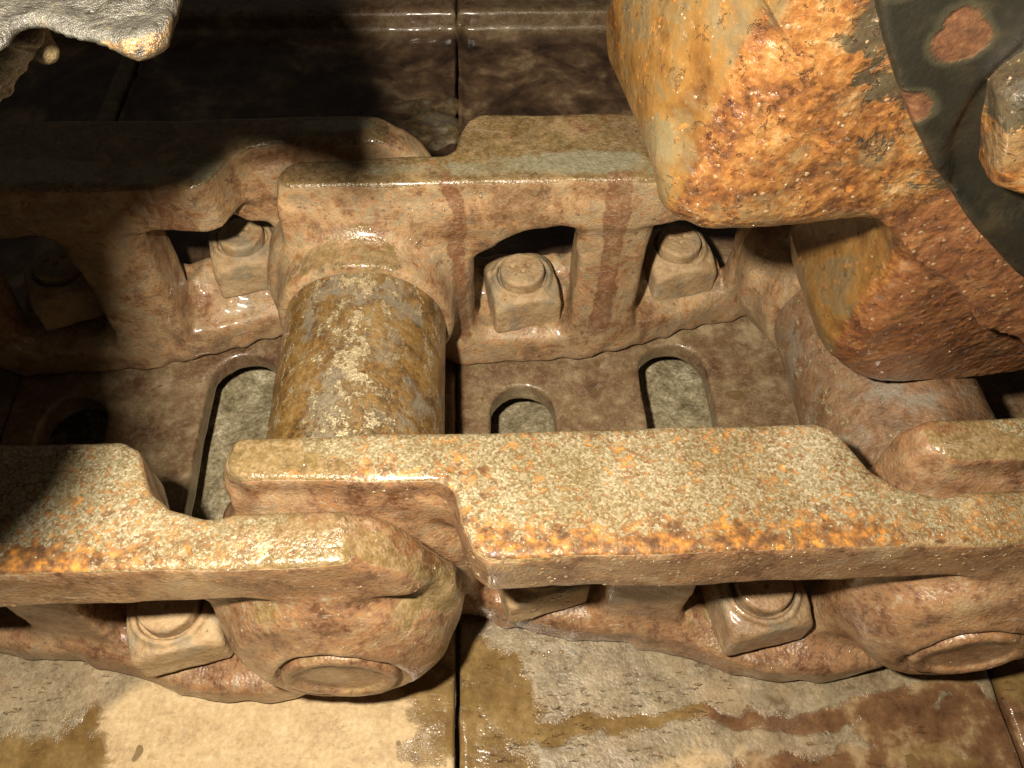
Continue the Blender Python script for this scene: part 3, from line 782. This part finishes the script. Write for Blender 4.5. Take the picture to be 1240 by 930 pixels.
f2 = seg_sdf((q2[0], q2[1], .252), (q2[0], q2[1], .244), .0020, .0020)
obj('stub_cap', nets('stub_cap', lambda X, Y, Z: f2(X, Y, Z) - .0003 * vnoise(X, Y, Z, .002, 1), (q2[0] - .005, q2[1] - .005, .239), (q2[0] + .005, q2[1] + .005, .257), .0005, [STUB]), casting)

# ------------------------------------------------------------------ clod of mud behind the far rail
def clod_sdf(X, Y, Z):
    d = None
    rs = np.random.RandomState(5)
    for k in range(16):
        cx, cy = rs.uniform(-.026, .018), rs.uniform(-.02, .022); rr = rs.uniform(.005, .011) * (1 - .4 * abs(cx) / .026)
        e = np.sqrt((X - cx) ** 2 + (Y - cy) ** 2 + ((Z + .003) * 1.5) ** 2) - rr
        d = e if d is None else smin(d, e, .012)
    return d - .0016 * vnoise(X, Y, Z, .006, 1) - .0008 * vnoise(X, Y, Z, .003, 2)
cp = onplane(515, 150, 0.)
CLOD = nut_mat('brown_wet_mud', (.05, .03, .015), (.14, .095, .045), (.30, .22, .12), True)
obj('mud_clod', nets('mud_clod', clod_sdf, (-.042, -.036, -.002), (.034, .038, .02), .0012, [CLOD]), None, (cp[0], cp[1], 0),
    'lump of mud lying on the shoe plates behind the far rail, at the plate joint', 'mud clod')

# ------------------------------------------------------------------ small glossy beads added to make glints on the wet steel
bpy.context.view_layer.update()
dg = bpy.context.evaluated_depsgraph_get()
import bmesh
_b = bmesh.new(); bmesh.ops.create_icosphere(_b, subdivisions=2, radius=1.)
DV = np.array([v.co[:] for v in _b.verts], np.float32); DF = np.array([[v.index for v in f.verts] for f in _b.faces]); _b.free()
def glint_bead_mesh():
    rs = random.Random(11); V = []; Fc = []; n = 0
    zones = [((.052, .100), (.050, .100), 130, .6), ((.052, .245), (.045, .098), 150, .5), ((.050, .25), (.082, .100), 150, .45), ((-.15, .04), (.06, .10), 70, .45),
             ((-.03, .06), (.066, .10), 90, .45), ((.09, .24), (.146, .17), 420, .45), ((.17, .24), (.09, .125), 60, .5), ((-.01, .2), (.225, .245), 120, .45),
             ((.0, .05), (.105, .125), 40, .5), ((-.12, .01), (.18, .24), 60, .4)]
    for (xa, xb), (ya, yb), cnt, sz in zones:
        for q in range(cnt):
            x = rs.uniform(xa, xb); y = rs.uniform(ya, yb)
            a = rs.uniform(-.2, .2), rs.uniform(.25, .75)
            dr = Vector((a[0], a[1], -1)).normalized()
            org = Vector((x, y, .10)) - dr * .18
            if yb < .18 and ya > .14: org = Vector((x, .06, rs.uniform(.10, .24))); dr = Vector((rs.uniform(-.1, .1), 1, -.15)).normalized()
            ok, loc, nor, fi, ob, mt = S.ray_cast(dg, org, dr)
            if not ok or ob.name.startswith(('guard', 'stub', 'ground', 'hub')): continue
            sc = rs.uniform(.25, 1.) ** 2 * .00055 * sz / .5 + .00016
            Rm = nor.to_track_quat('Z', 'Y').to_matrix()
            M = np.array(Rm); P = (DV * np.array([sc * rs.uniform(.8, 1.3), sc, sc * .38])) @ M.T + np.array(loc)
            V.append(P); Fc.append(DF + n); n += len(DV)
    me = bpy.data.meshes.new('glint_beads'); V = np.concatenate(V); Fc = np.concatenate(Fc)
    me.from_pydata(V.tolist(), [], Fc.tolist()); me.polygons.foreach_set('use_smooth', np.ones(len(Fc), bool))
    m = bpy.data.materials.new('bead_gloss'); m.use_nodes = True; b = m.node_tree.nodes['Principled BSDF']
    b.inputs['Base Color'].default_value = (.24, .16, .085, 1); b.inputs['Roughness'].default_value = .13
    b.inputs['IOR'].default_value = 1.6; b.inputs['Coat Weight'].default_value = 1.; b.inputs['Coat Roughness'].default_value = .08
    me.materials.append(m); return me
obj('glint_beads', glint_bead_mesh(), kind='stuff')
